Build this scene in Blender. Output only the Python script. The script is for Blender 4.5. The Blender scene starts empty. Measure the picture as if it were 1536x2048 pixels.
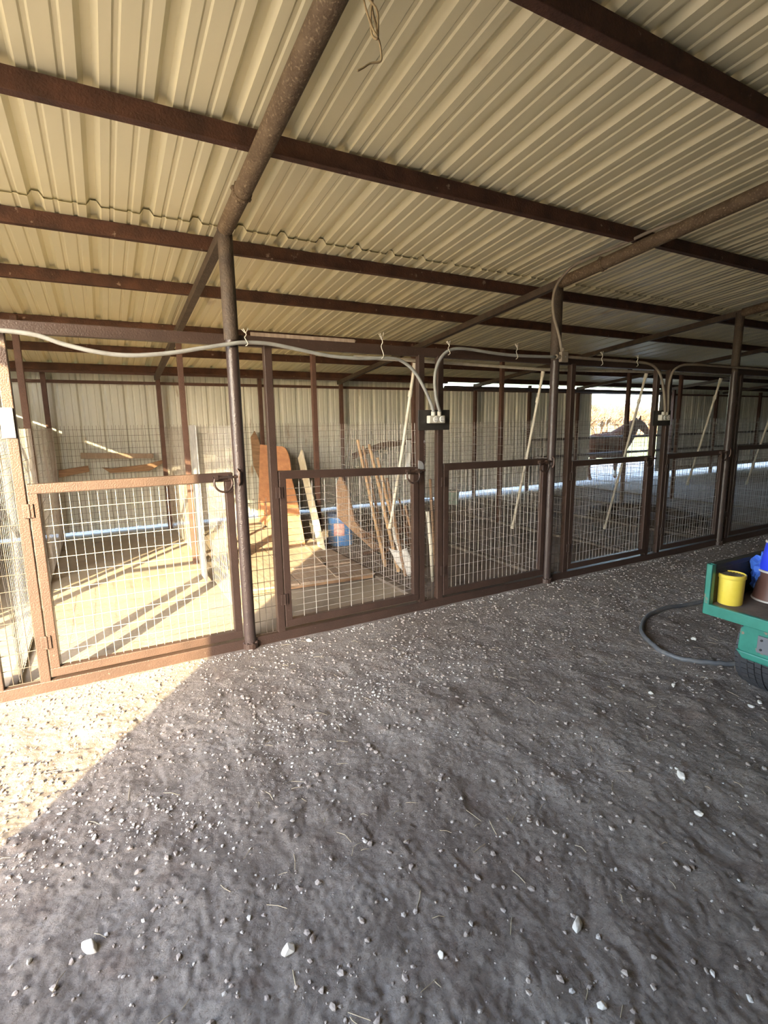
import bpy, math, random
import numpy as np
from mathutils import Vector, Matrix, noise
rnd = random.Random(11)
scene = bpy.context.scene
COL = scene.collection

# ------------------------------------------------------------------ camera
CAM_H = 1.55
def make_camera():
    yaw, pit, rol = map(math.radians, (28.63, 9.828, -0.865))
    cy, sy, cp, sp = math.cos(yaw), math.sin(yaw), math.cos(pit), math.sin(pit)
    f = Vector((sy * cp, cy * cp, -sp)); r0 = Vector((cy, -sy, 0)); u0 = r0.cross(f)
    r = math.cos(rol) * r0 + math.sin(rol) * u0
    u = -math.sin(rol) * r0 + math.cos(rol) * u0
    m = Matrix((r, u, -f)).transposed().to_4x4()
    m.translation = Vector((0, 0, CAM_H))
    cd = bpy.data.cameras.new('camera'); cam = bpy.data.objects.new('camera', cd)
    COL.objects.link(cam); cam.matrix_world = m
    cd.sensor_fit = 'VERTICAL'; cd.sensor_height = 36.0
    cd.lens = 1023.6 * 36.0 / 2048.0
    cd.clip_start = 0.05; cd.clip_end = 500
    scene.camera = cam
make_camera()

# ------------------------------------------------------------------ light
SUN_EL = math.radians(20.3)
SUN_DIR = Vector((0.607 * math.cos(SUN_EL), 0.795 * math.cos(SUN_EL), -math.sin(SUN_EL)))
sd = bpy.data.lights.new('sun', 'SUN'); sun = bpy.data.objects.new('sun', sd); COL.objects.link(sun)
sun.rotation_euler = SUN_DIR.to_track_quat('-Z', 'Y').to_euler()
sun.location = (-6, -8, 8)
sd.energy = 19.5; sd.color = (1.0, 0.80, 0.45); sd.angle = math.radians(0.5)
w = bpy.data.worlds.new('sky'); scene.world = w; w.use_nodes = True
nt = w.node_tree; nt.nodes.clear()
sky = nt.nodes.new('ShaderNodeTexSky'); sky.sky_type = 'NISHITA'; sky.sun_disc = False
sky.sun_elevation = math.radians(28); sky.sun_rotation = math.atan2(-0.607, -0.795)
sky.air_density = 1.0; sky.dust_density = 2.0; sky.ozone_density = 1.0
bgn = nt.nodes.new('ShaderNodeBackground'); bgn.inputs['Strength'].default_value = 1.4
wo = nt.nodes.new('ShaderNodeOutputWorld')
nt.links.new(sky.outputs[0], bgn.inputs[0]); nt.links.new(bgn.outputs[0], wo.inputs[0])
scene.view_settings.view_transform = 'Standard'; scene.view_settings.look = 'None'
scene.view_settings.exposure = 1.12; scene.view_settings.gamma = 1.0
scene.view_settings.use_curve_mapping = False
scene.cycles.max_bounces = 10; scene.cycles.diffuse_bounces = 7
scene.cycles.sample_clamp_indirect = 8

# ------------------------------------------------------------------ materials
def mat(name, col, rough=0.7, metal=0.0, col2=None, scale=8.0, bump=0.0, bscale=40.0, spots=None,
        lo=0.35, hi=0.65, detail=6.0, stretch=None, spot_range=(0.62, 0.68), spot_scale=25.0, spec=0.5):
    m = bpy.data.materials.new(name); m.use_nodes = True
    t = m.node_tree; b = t.nodes['Principled BSDF']
    b.inputs['Roughness'].default_value = rough; b.inputs['Metallic'].default_value = metal
    b.inputs['Specular IOR Level'].default_value = spec
    b.inputs['Base Color'].default_value = (*col, 1)
    tc = t.nodes.new('ShaderNodeTexCoord'); vec = tc.outputs['Object']
    if stretch:
        mp = t.nodes.new('ShaderNodeMapping'); mp.inputs['Scale'].default_value = stretch
        t.links.new(vec, mp.inputs[0]); vec = mp.outputs[0]
    out = None
    if col2:
        n = t.nodes.new('ShaderNodeTexNoise'); n.inputs['Scale'].default_value = scale; n.inputs['Detail'].default_value = detail
        n.inputs['Roughness'].default_value = 0.6
        t.links.new(vec, n.inputs['Vector'])
        r = t.nodes.new('ShaderNodeMapRange'); r.inputs[1].default_value = lo; r.inputs[2].default_value = hi
        t.links.new(n.outputs[0], r.inputs[0])
        mx = t.nodes.new('ShaderNodeMix'); mx.data_type = 'RGBA'
        mx.inputs[6].default_value = (*col, 1); mx.inputs[7].default_value = (*col2, 1)
        t.links.new(r.outputs[0], mx.inputs[0]); out = mx.outputs[2]
    if spots:
        n = t.nodes.new('ShaderNodeTexNoise'); n.inputs['Scale'].default_value = spot_scale; n.inputs['Detail'].default_value = 4
        t.links.new(vec, n.inputs['Vector'])
        r = t.nodes.new('ShaderNodeMapRange'); r.inputs[1].default_value = spot_range[0]; r.inputs[2].default_value = spot_range[1]
        t.links.new(n.outputs[0], r.inputs[0])
        mx = t.nodes.new('ShaderNodeMix'); mx.data_type = 'RGBA'
        if out: t.links.new(out, mx.inputs[6])
        else: mx.inputs[6].default_value = (*col, 1)
        mx.inputs[7].default_value = (*spots, 1)
        t.links.new(r.outputs[0], mx.inputs[0]); out = mx.outputs[2]
    if out: t.links.new(out, b.inputs['Base Color'])
    if bump:
        n = t.nodes.new('ShaderNodeTexNoise'); n.inputs['Scale'].default_value = bscale; n.inputs['Detail'].default_value = 8
        t.links.new(vec, n.inputs['Vector'])
        bp = t.nodes.new('ShaderNodeBump'); bp.inputs['Strength'].default_value = bump; bp.inputs['Distance'].default_value = 0.01
        t.links.new(n.outputs[0], bp.inputs['Height']); t.links.new(bp.outputs[0], b.inputs['Normal'])
    return m
M = {}
M['frame'] = mat('brown_frame_paint', (.040, .0245, .0195), .42, col2=(.056, .0335, .026), scale=5, spots=(.10, .072, .06), spot_range=(.66, .74), spot_scale=60, bump=.25, bscale=120)
M['pole'] = mat('brown_pole_paint', (.045, .032, .030), .34, col2=(.06, .042, .037), scale=6, bump=.3, bscale=90)
M['upperpipe'] = mat('dark_rough_pipe', (.050, .036, .028), .7, col2=(.085, .062, .044), scale=12, bump=.6, bscale=70)
M['rust'] = mat('rusty_steel', (.042, .018, .011), .8, col2=(.088, .037, .022), scale=7, spots=(.24, .17, .13), spot_range=(.68, .74), spot_scale=18, bump=.5, bscale=80)
M['rafter'] = mat('old_pipe', (.09, .060, .035), .75, col2=(.14, .10, .062), scale=14, spots=(.25, .19, .12), spot_range=(.56, .70), spot_scale=80, bump=.6, bscale=70)
M['rustpost'] = mat('rusty_red_post', (.070, .034, .025), .7, col2=(.100, .052, .038), scale=8, bump=.3, bscale=90)
M['sheet'] = mat('cream_sheet_metal', (.68, .635, .43), .40, col2=(.75, .70, .47), scale=1.3, detail=8, spots=(.42, .33, .22), spot_range=(.70, .80), spot_scale=3.5, stretch=(1.0, .35, .35))
M['wallsheet'] = mat('wall_sheet_metal', (.64, .65, .59), .45, col2=(.54, .56, .53), scale=1.2, detail=8, spots=(.30, .22, .14), spot_range=(.70, .78), spot_scale=6, stretch=(1.0, 1.0, .3))
M['wire'] = mat('galvanised_wire', (.42, .41, .39), .5, .35, col2=(.30, .27, .24), scale=5)
M['wiredark'] = mat('dull_backlit_dark_wire', (.15, .125, .105), .6, .3, col2=(.08, .062, .05), scale=5)  # on the back mesh this dark tone paints in the backlighting
M['galv'] = mat('galvanised_plate', (.42, .43, .44), .45, .4, col2=(.28, .28, .29), scale=12)
M['conduit'] = mat('grey_conduit', (.30, .31, .30), .45, col2=(.22, .22, .21), scale=9)
M['dustpipe'] = mat('dusty_grey_pipe', (.27, .23, .18), .7, col2=(.20, .165, .13), scale=9)
M['pvc'] = mat('dusty_white_pvc', (.66, .63, .54), .45, col2=(.50, .46, .37), scale=10, spots=(.25, .2, .14), spot_range=(.66, .74), spot_scale=30)
M['white'] = mat('white_plastic', (.75, .75, .73), .4)
M['box'] = mat('pale_outlet_box', (.58, .57, .50), .5, col2=(.44, .42, .35), scale=20)
M['black'] = mat('black_board', (.018, .017, .016), .6, col2=(.04, .036, .03), scale=10)
M['slot'] = mat('dark_slot', (.02, .02, .02), .7)
M['steel'] = mat('worn_dark_steel', (.055, .042, .038), .4, .5, col2=(.13, .08, .06), scale=20)
M['wood'] = mat('weathered_wood', (.33, .21, .125), .8, col2=(.20, .12, .07), scale=6, stretch=(1, 8, 8), bump=.4)
M['woodgrey'] = mat('grey_brown_board', (.34, .27, .21), .85, col2=(.24, .18, .14), scale=5, stretch=(8, 1, 1), bump=.3)
M['rail'] = mat('dusty_rail', (.20, .17, .14), .9, col2=(.14, .115, .095), scale=9)
M['ply'] = mat('orange_plywood', (.58, .29, .15), .75, col2=(.45, .21, .11), scale=4, stretch=(1, 1, 5), spots=(.13, .06, .03), spot_range=(.70, .74), spot_scale=6)
M['whitewood'] = mat('whitewashed_board', (.66, .62, .50), .7, col2=(.50, .45, .34), scale=5)
M['bamboo'] = mat('tan_stick', (.50, .33, .17), .65, col2=(.34, .21, .11), scale=12)
M['brush'] = mat('brown_branch', (.15, .085, .05), .9, col2=(.09, .05, .035), scale=12)
M['blue'] = mat('blue_plastic', (.035, .17, .48), .45, col2=(.05, .22, .55), scale=4)
M['bluedk'] = mat('dark_blue_lid', (.02, .05, .12), .5)
M['label'] = mat('faded_pink_label', (.62, .45, .40), .6, col2=(.5, .2, .2), scale=40)
M['alum'] = mat('worn_aluminium', (.60, .60, .58), .5, .15, col2=(.45, .45, .44), scale=9)
M['palebin'] = mat('pale_green_plastic', (.30, .40, .34), .5)
M['rubber'] = mat('black_rubber', (.028, .028, .031), .6, col2=(.045, .045, .05), scale=10)
M['hose'] = mat('dusty_black_hose', (.085, .092, .105), .5, col2=(.14, .14, .14), scale=10)
M['ring'] = mat('dusty_old_rubber', (.035, .027, .022), .85, col2=(.075, .052, .038), scale=12, bump=.5)
M['teal'] = mat('worn_teal_paint', (.022, .165, .125), .38, col2=(.035, .225, .17), scale=8, spots=(.26, .17, .12), spot_range=(.58, .62), spot_scale=14)
M['cartdark'] = mat('dark_bed_wall', (.022, .026, .022), .6, col2=(.05, .045, .035), scale=9)
M['bedfloor'] = mat('dirty_bed_floor', (.12, .092, .075), .8, col2=(.19, .15, .125), scale=9, bump=.3)
M['lamp'] = mat('grey_lamp_plate', (.13, .135, .15), .5)
M['yellow'] = mat('yellow_bucket_plastic', (.80, .60, .065), .5, col2=(.85, .66, .10), scale=12, spots=(.40, .30, .06), spot_range=(.68, .74), spot_scale=50)
M['lidgrey'] = mat('dirty_lid', (.24, .19, .12), .7, col2=(.14, .11, .08), scale=20)
M['bag'] = mat('blue_plastic_film', (.08, .20, .72), .3)
M['bucketblue'] = mat('glossy_blue_bucket', (.03, .06, .75), .35)
M['bucketbrown'] = mat('brown_bucket', (.14, .065, .05), .5)
M['rim'] = mat('pale_rim', (.55, .50, .46), .5)
M['stone'] = mat('pale_limestone', (.46, .43, .38), .9, col2=(.62, .59, .53), scale=20, bump=.4)
M['stonegrey'] = mat('grey_gravel', (.30, .275, .25), .9, col2=(.48, .455, .42), scale=3, bump=.3)
M['stonebrown'] = mat('brown_clods', (.24, .20, .175), .95, col2=(.34, .295, .26), scale=4)
M['straw'] = mat('dry_straw', (.34, .28, .19), .8)
M['rope'] = mat('hay_twine', (.30, .22, .12), .85)
M['tie'] = mat('pale_wire_tie', (.55, .52, .45), .5)
M['coat'] = mat('dark_bay_coat', (.055, .020, .011), .85, col2=(.10, .036, .018), scale=3, spec=.15)
M['mane'] = mat('black_mane', (.012, .009, .008), .7)
M['sock'] = mat('white_sock', (.55, .52, .48), .8)
M['eye'] = mat('dark_eye', (.005, .004, .004), .1)
M['scrub'] = mat('bare_tan_twigs', (.20, .13, .085), .9, col2=(.13, .08, .055), scale=2)
M['railpipe'] = mat('dark_rail_pipe', (.045, .04, .045), .5, col2=(.08, .065, .06), scale=9)

def ground_mat():
    m = bpy.data.materials.new('packed_dirt'); m.use_nodes = True
    t = m.node_tree; b = t.nodes['Principled BSDF']; b.inputs['Roughness'].default_value = .95
    b.inputs['Specular IOR Level'].default_value = .15
    tc = t.nodes.new('ShaderNodeTexCoord')
    def nz(sc, det=8, ro=.6, stretch=None):
        n = t.nodes.new('ShaderNodeTexNoise'); n.inputs['Scale'].default_value = sc; n.inputs['Detail'].default_value = det; n.inputs['Roughness'].default_value = ro
        if stretch:
            mp = t.nodes.new('ShaderNodeMapping'); mp.inputs['Scale'].default_value = stretch
            t.links.new(tc.outputs['Object'], mp.inputs[0]); t.links.new(mp.outputs[0], n.inputs['Vector'])
        else: t.links.new(tc.outputs['Object'], n.inputs['Vector'])
        return n.outputs[0]
    def mix(f, a, bb, lo, hi):
        r = t.nodes.new('ShaderNodeMapRange'); r.inputs[1].default_value = lo; r.inputs[2].default_value = hi; t.links.new(f, r.inputs[0])
        x = t.nodes.new('ShaderNodeMix'); x.data_type = 'RGBA'
        for i, v in ((6, a), (7, bb)):
            if isinstance(v, tuple): x.inputs[i].default_value = (*v, 1)
            else: t.links.new(v, x.inputs[i])
        t.links.new(r.outputs[0], x.inputs[0]); return x.outputs[2]
    c = mix(nz(1.1), (.265, .225, .195), (.350, .312, .280), .36, .64)
    c = mix(nz(4.5), c, (.225, .172, .142), .54, .74)
    c = mix(nz(2.3), c, (.42, .385, .355), .56, .74)
    c = mix(nz(60, 6, .7), c, (.17, .135, .115), .50, .72)
    c = mix(nz(110, 4, .7), c, (.42, .38, .345), .62, .76)
    t.links.new(c, b.inputs['Base Color'])
    b1 = t.nodes.new('ShaderNodeBump'); b1.inputs['Strength'].default_value = 1.0; b1.inputs['Distance'].default_value = .022
    t.links.new(nz(38, 10, .68), b1.inputs['Height'])
    b2 = t.nodes.new('ShaderNodeBump'); b2.inputs['Strength'].default_value = .9; b2.inputs['Distance'].default_value = .009
    t.links.new(nz(130, 6, .7), b2.inputs['Height']); t.links.new(b1.outputs[0], b2.inputs['Normal'])
    t.links.new(b2.outputs[0], b.inputs['Normal'])
    return m
M['dirt'] = ground_mat()
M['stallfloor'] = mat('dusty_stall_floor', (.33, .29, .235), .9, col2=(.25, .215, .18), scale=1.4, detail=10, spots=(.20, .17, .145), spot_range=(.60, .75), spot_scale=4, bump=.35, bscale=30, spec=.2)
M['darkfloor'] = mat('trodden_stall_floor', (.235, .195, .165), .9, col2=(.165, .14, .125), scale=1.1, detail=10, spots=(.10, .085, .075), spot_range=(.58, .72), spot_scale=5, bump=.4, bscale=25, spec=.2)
M['field'] = mat('pasture', (.11, .15, .035), .95, col2=(.20, .18, .07), scale=.6, spots=(.12, .19, .05), spot_range=(.55, .7), spot_scale=3, bump=.6, bscale=8)
M['yard'] = mat('pale_yard_soil', (.40, .36, .32), .95, col2=(.30, .27, .24), scale=2, bump=.5, bscale=12)

# ------------------------------------------------------------------ mesh helpers
class MB:
    def __init__(s): s.v = []; s.f = []
    def add(s, vs, fs):
        o = len(s.v); s.v.extend([tuple(p) for p in vs]); s.f.extend([tuple(i + o for i in f) for f in fs]); return s
    def box(s, x0, x1, y0, y1, z0, z1):
        return s.add([(x0, y0, z0), (x1, y0, z0), (x1, y1, z0), (x0, y1, z0), (x0, y0, z1), (x1, y0, z1), (x1, y1, z1), (x0, y1, z1)],
                     [(3, 2, 1, 0), (4, 5, 6, 7), (0, 1, 5, 4), (1, 2, 6, 5), (2, 3, 7, 6), (3, 0, 4, 7)])
    def bar(s, a, b, w, h, up=(0, 0, 1), taper=1.0):
        a = Vector(a); b = Vector(b); d = (b - a).normalized(); up = Vector(up)
        if abs(d.dot(up)) > .98: up = Vector((0, 1, 0))
        r = d.cross(up).normalized(); u = r.cross(d)
        vs = []
        for p, k in ((a, 1), (b, taper)):
            for i, j in ((-1, -1), (1, -1), (1, 1), (-1, 1)): vs.append(p + r * (i * w / 2 * k) + u * (j * h / 2 * k))
        return s.add(vs, [(0, 1, 2, 3), (7, 6, 5, 4), (0, 4, 5, 1), (1, 5, 6, 2), (2, 6, 7, 3), (3, 7, 4, 0)])
    def tube(s, pts, r, n=8, closed=False, caps=True):
        pts = [Vector(p) for p in pts]; N = len(pts)
        rs = r if isinstance(r, (list, tuple)) else [r] * N
        ref = None; o = len(s.v)
        for i, p in enumerate(pts):
            if closed: d = pts[(i + 1) % N] - pts[i - 1]
            else: d = pts[min(i + 1, N - 1)] - pts[max(i - 1, 0)]
            d.normalize()
            if ref is None:
                ref = Vector((0, 0, 1)) if abs(d.z) < .9 else Vector((0, 1, 0))
            a = (ref - d * ref.dot(d)).normalized(); ref = a; b = d.cross(a)
            for k in range(n):
                t = 2 * math.pi * k / n
                s.v.append(tuple(p + (a * math.cos(t) + b * math.sin(t)) * rs[i]))
        for i in range(N if closed else N - 1):
            j = (i + 1) % N
            for k in range(n):
                k2 = (k + 1) % n
                s.f.append((o + i * n + k, o + i * n + k2, o + j * n + k2, o + j * n + k))
        if caps and not closed:
            s.f.append(tuple(o + k for k in range(n))[::-1]); s.f.append(tuple(o + (N - 1) * n + k for k in range(n)))
        return s
    def lathe(s, prof, c=(0, 0, 0), n=28, caps=True):
        o = len(s.v)
        for r, z in prof:
            for k in range(n):
                t = 2 * math.pi * k / n
                s.v.append((c[0] + r * math.cos(t), c[1] + r * math.sin(t), c[2] + z))
        for i in range(len(prof) - 1):
            for k in range(n):
                k2 = (k + 1) % n
                s.f.append((o + i * n + k, o + i * n + k2, o + (i + 1) * n + k2, o + (i + 1) * n + k))
        if caps:
            s.f.append(tuple(o + k for k in range(n))[::-1]); s.f.append(tuple(o + (len(prof) - 1) * n + k for k in range(n)))
        return s
    def prism(s, poly, off):
        n = len(poly); off = Vector(off)
        a = [Vector(p) for p in poly]
        return s.add(a + [p + off for p in a], [tuple(range(n))[::-1], tuple(range(n, 2 * n))] + [(i, (i + 1) % n, n + (i + 1) % n, n + i) for i in range(n)])
    def wire(s, pts, r):
        return s.tube(pts, r, n=4, caps=True)
    def ico(s, c, r, sq=(1, 1, 1), jit=.25, sub=False):
        t = (1 + 5 ** .5) / 2
        vs = [(-1, t, 0), (1, t, 0), (-1, -t, 0), (1, -t, 0), (0, -1, t), (0, 1, t), (0, -1, -t), (0, 1, -t), (t, 0, -1), (t, 0, 1), (-t, 0, -1), (-t, 0, 1)]
        fs = [(0, 11, 5), (0, 5, 1), (0, 1, 7), (0, 7, 10), (0, 10, 11), (1, 5, 9), (5, 11, 4), (11, 10, 2), (10, 7, 6), (7, 1, 8), (3, 9, 4), (3, 4, 2), (3, 2, 6), (3, 6, 8), (3, 8, 9), (4, 9, 5), (2, 4, 11), (6, 2, 10), (8, 6, 7), (9, 8, 1)]
        vs = [Vector(v).normalized() for v in vs]
        if sub:
            cache = {}; nf = []
            def mid(i, j):
                k = (min(i, j), max(i, j))
                if k not in cache: cache[k] = len(vs); vs.append((vs[i] + vs[j]).normalized())
                return cache[k]
            for a, b, c2 in fs:
                x, y, z = mid(a, b), mid(b, c2), mid(c2, a); nf += [(a, x, z), (b, y, x), (c2, z, y), (x, y, z)]
            fs = nf
        ang = rnd.uniform(0, 6.28); ca, sa = math.cos(ang), math.sin(ang); out = []
        for v in vs:
            k = r * (1 + rnd.uniform(-jit, jit))
            x, y, z = v.x * sq[0] * k, v.y * sq[1] * k, v.z * sq[2] * k
            out.append((c[0] + x * ca - y * sa, c[1] + x * sa + y * ca, c[2] + z))
        return s.add(out, fs)
    def build(s, name, m, parent=None, smooth=None, bevel=0.0, loc=None):
        me = bpy.data.meshes.new(name); me.from_pydata(s.v, [], s.f); me.update()
        if loc is not None:
            me.transform(Matrix.Translation(-Vector(loc)))
        if m: me.materials.append(m)
        o = bpy.data.objects.new(name, me); COL.objects.link(o)
        if loc is not None: o.location = loc
        if parent is not None:
            o.parent = parent
        if smooth:
            me.polygons.foreach_set('use_smooth', [True] * len(me.polygons))
            if smooth != True:
                me.set_sharp_from_angle(angle=math.radians(smooth))
        if bevel:
            b = o.modifiers.new('bevel', 'BEVEL'); b.width = bevel; b.segments = 2; b.limit_method = 'ANGLE'
        return o
def tag(o, label, cat, group=None):
    o['label'] = label; o['category'] = cat
    if group: o['group'] = group
    return o
def struct(o): o['kind'] = 'structure'; return o
def thing(name, label, cat, loc=(0, 0, 0), group=None):
    o = bpy.data.objects.new(name, None); COL.objects.link(o); o.location = loc; o.empty_display_size = .1
    return tag(o, label, cat, group)

# ------------------------------------------------------------------ ground
SX0, SX1 = -2.2, 24.0        # barn ends
YF = 3.48                    # stall front plane
YB = 8.60                    # back wall
def gh(x, y):
    h = .018 * noise.noise((x * .9, y * .9, 0)) + .014 * noise.noise((x * 3.1, y * 3.1, 4)) + .010 * noise.noise((x * 9, y * 9, 7)) + .007 * abs(noise.noise((x * 22, y * 22, 2))) + .004 * noise.noise((x * 48, y * 48, 3)) - .010 * max(0, 1 - 3.2 * abs(noise.noise((x * 6.5, y * 6.5, 21)))) * max(0, noise.noise((x * 2, y * 2, 31)) + .25)
    d = max(0.0, min(1.0, (YF - .1 - y) / .5))
    return -.012 + h * (.25 + .75 * d)
def grid(x0, x1, y0, y1, nx, ny, fn):
    xs = np.linspace(x0, x1, nx + 1); ys = np.linspace(y0, y1, ny + 1)
    vs = [(x, y, fn(x, y)) for y in ys for x in xs]
    fs = [(j * (nx + 1) + i, j * (nx + 1) + i + 1, (j + 1) * (nx + 1) + i + 1, (j + 1) * (nx + 1) + i) for j in range(ny) for i in range(nx)]
    return vs, fs
g = MB(); g.add(*grid(-1.6, 5.2, .3, YF + .06, 860, 400, gh))
g.add(*grid(5.2, 26, .3, YF + .06, 300, 60, gh))
g.add(*grid(-30, -1.6, .3, YF + .06, 60, 12, lambda x, y: -.01 if x < -1.7 else gh(x, y)))
g.add(*grid(-30, 40, -45, .3, 40, 30, lambda x, y: -.01))
g.add([(-30, YF + .06, -.01), (SX0, YF + .06, -.01), (SX0, 9, -.01), (-30, 9, -.01)], [(0, 1, 2, 3)])
struct(g.build('floor', M['dirt'], smooth=True))
fz = lambda x, y: .006 + .012 * noise.noise((x * 1.3, y * 1.3, 9)) + .003 * noise.noise((x * 9, y * 9, 3))
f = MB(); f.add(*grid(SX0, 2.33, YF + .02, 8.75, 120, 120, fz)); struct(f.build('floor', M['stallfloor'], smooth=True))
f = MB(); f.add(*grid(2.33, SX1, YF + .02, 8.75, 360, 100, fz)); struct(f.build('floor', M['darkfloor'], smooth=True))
f = MB(); f.add(*grid(-20, 50, 8.75, 14, 420, 34, lambda x, y: -.01 + .03 * noise.noise((x * .7, y * .7, 2)) + .05 * noise.noise((x * 2.6, y * 2.6, 5))))
struct(f.build('yard', M['yard'], smooth=True))
f = MB(); f.add(*grid(-60, 160, 14, 120, 60, 30, lambda x, y: -.03 + .25 * noise.noise((x * .05, y * .05, 2)) * min(1, (y - 14) / 10)))
struct(f.build('field', M['field'], smooth=True))

# ------------------------------------------------------------------ corrugated sheets
PITCH = .2935
def profile(u0, u1, up=1, phase=0.098):
    """list of (u, h) for an R-panel profile"""
    pts = [(u0, 0.0)]
    k0 = math.floor((u0 - phase) / PITCH) - 1; k = k0
    H = .034 * up; h2 = .007 * up
    while phase + k * PITCH < u1 + PITCH:
        c = phase + k * PITCH
        for du, h in ((-.040, 0), (-.017, H), (.017, H), (.040, 0), (.082, 0), (.090, h2), (.106, h2), (.114, 0), (.180, 0), (.188, h2), (.204, h2), (.212, 0)):
            u = c + du
            if u0 < u < u1: pts.append((u, h))
        k += 1
    pts.append((u1, 0.0)); return pts
ROOF0 = 3.245; SL = .102
def roofz(y): return ROOF0 - SL * y
def sheet_object(name, m, pts3a, pts3b, thick=.0015, normal=(0, 0, 1), segs=1):
    mb = MB(); n = len(pts3a); nv = Vector(normal) * thick
    rows = []
    for k in range(segs + 1):
        t = k / segs; rows.append([Vector(a).lerp(Vector(b), t) for a, b in zip(pts3a, pts3b)])
    vs = [p for r in rows for p in r] + [p + nv for r in rows for p in r]; R = (segs + 1) * n
    fs = []
    for k in range(segs):
        for i in range(n - 1):
            q = (k * n + i, k * n + i + 1, (k + 1) * n + i + 1, (k + 1) * n + i)
            fs.append(q); fs.append(tuple(R + j for j in q[::-1]))
    for i in range(n - 1):
        fs.append((i, R + i, R + i + 1, i + 1)); e = segs * n
        fs.append((e + i, e + i + 1, R + e + i + 1, R + e + i))
    mb.add(vs, fs)
    return struct(mb.build(name, m))
RX0, RX1 = SX0 - .10, SX1
RIDGE = -1.6
pr = profile(RX0, RX1)
sheet_object('ceiling', M['sheet'], [(u, 3.77, roofz(3.77) + h) for u, h in pr], [(u, 8.9, roofz(8.9) + h) for u, h in pr])
sheet_object('ceiling', M['sheet'], [(u, RIDGE, roofz(RIDGE) + h + .017) for u, h in pr], [(u, 4.25, roofz(4.25) + h + .014) for u, h in pr])
def roof2(y): return roofz(RIDGE) - .20 * (RIDGE - y)
sheet_object('ceiling', M['sheet'], [(u, -8.0, roof2(-8.0) + h) for u, h in pr], [(u, RIDGE + .05, roof2(RIDGE) + h + .005) for u, h in pr])  # unseen rear slope, shaped with a low eave to keep sun off the aisle

# back wall, with the doorway between x 10.2 and 13.0
def vwall(name, x0, x1, z0, z1):
    p = profile(x0, x1, up=1)
    return sheet_object(name, M['wallsheet'], [(u, YB + h, z0) for u, h in p], [(u, YB + h, z1) for u, h in p], normal=(0, 1, 0))
vwall('wall_back', SX0, 5.95, .045, 2.355)
vwall('wall_back', 5.95, 10.42, .10, 2.235)
vwall('wall_back', 13.03, SX1, .16, 2.355)
# left end wall beside the stalls: top edge follows the rake, leaving a slit under the roof
def endwall(name, x, y0, y1, z0, ztop, s=-1):
    p = profile(y0, y1)
    return sheet_object(name, M['wallsheet'], [(x + s * h, u, z0) for u, h in p], [(x + s * h, u, ztop(u)) for u, h in p], normal=(s, 0, 0))
endwall('wall_left', SX0, YF, YB, .05, lambda y: roofz(y) - .105)
endwall('wall_left', SX0, -8.0, -.08, -.02, lambda y: (roofz(y) if y > RIDGE else roof2(y)) + .0)
pw = profile(RX0, RX1)
sheet_object('added_light_block_wall', M['wallsheet'], [(u, -8.0 - h, 0) for u, h in pw], [(u, -8.0 - h, roof2(-8.0)) for u, h in pw], normal=(0, -1, 0))  # unseen wall added to shut out light from behind the camera
endwall('wall_right', SX1, -8.0, YB, 0, lambda y: (roofz(y) if y > RIDGE else roof2(y)), s=1)

# ------------------------------------------------------------------ roof steel
PURL = [(1.54, 'closest to the viewer, crossing the top right corner'), (2.71, 'second from the viewer, crossing the whole photo above the poles'),
        (3.92, 'third from the viewer, just past the sheet overlap'), (4.85, 'fourth from the viewer, over the front of the stalls'),
        (6.10, 'fifth from the viewer, just above the stall front beam'), (7.15, 'sixth from the viewer, seen just below the stall front beam'),
        (8.22, 'last one, in the shadow right above the back rail')]
for y, txt in PURL:
    z0 = roofz(y) - .092
    mb = MB().bar((RX0, y + .025, z0 + .045), (RX1, y + .025, z0 + .045), .05, .09)
    tag(mb.build('purlin', M['rust'], bevel=.004), 'rusty roof purlin, ' + txt, 'beam', 'roof purlins')
for y in (.35, -.85):
    z0 = roofz(y) - .092
    tag(MB().bar((RX0, y + .025, z0 + .045), (RX1, y + .025, z0 + .045), .05, .09).build('purlin', M['rust']), 'rusty steel roof purlin above and behind the viewer', 'beam', 'roof purlins')
POLEX = [-2.12, .80, 3.70, 6.66, 9.6, 12.55, 15.5, 18.4]
def raft(y): return ROOF0 - .092 - .05 - SL * y
names = {.80: 'over the first gates, left of centre', 3.70: 'meeting the pole with the curved grey conduit', 6.66: 'third from the left, reaching the right edge of the photo',
         9.6: 'fourth from the left, in the dim right half of the roof', 12.55: 'fifth from the left, far in the dim part', 15.5: 'sixth from the left, deep in shadow', 18.4: 'farthest one visible in the shadow', -2.12: 'at the open left end'}
for x in POLEX:
    t = thing('rafter_pipe', 'rusty round pipe rafter, ' + names[x], 'rafter', (x, 3.45, raft(3.45)), 'pipe rafters')
    y0 = -1.5
    ys = [y0 + (3.45 - y0) * k / 10 for k in range(11)]
    MB().tube([(0, y - 3.45, raft(y) - raft(3.45)) for y in ys], .048, 16).build('front_pipe', M['rafter'], t, smooth=40).location = (0, 0, 0)
    MB().bar((0, 0, 0), (0, 8.35 - 3.45, raft(8.35) - raft(3.45)), .062, .062).build('rear_tube', M['upperpipe'], t, bevel=.004).location = (0, 0, 0)
    wb = MB()
    for k in range(9):
        a = k * .7; wb.ico((math.cos(a) * .045, 3.02 - 3.45 + rnd.uniform(-.012, .012), raft(3.02) - raft(3.45) + math.sin(a) * .045), .016, jit=.3)
    wb.tube([(0, 3.0 - 3.45, raft(3.0) - raft(3.45)), (0, 3.045 - 3.45, raft(3.045) - raft(3.45))], .052, 16)
    wb.build('weld_joint', M['rafter'], t).location = (0, 0, 0)

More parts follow.
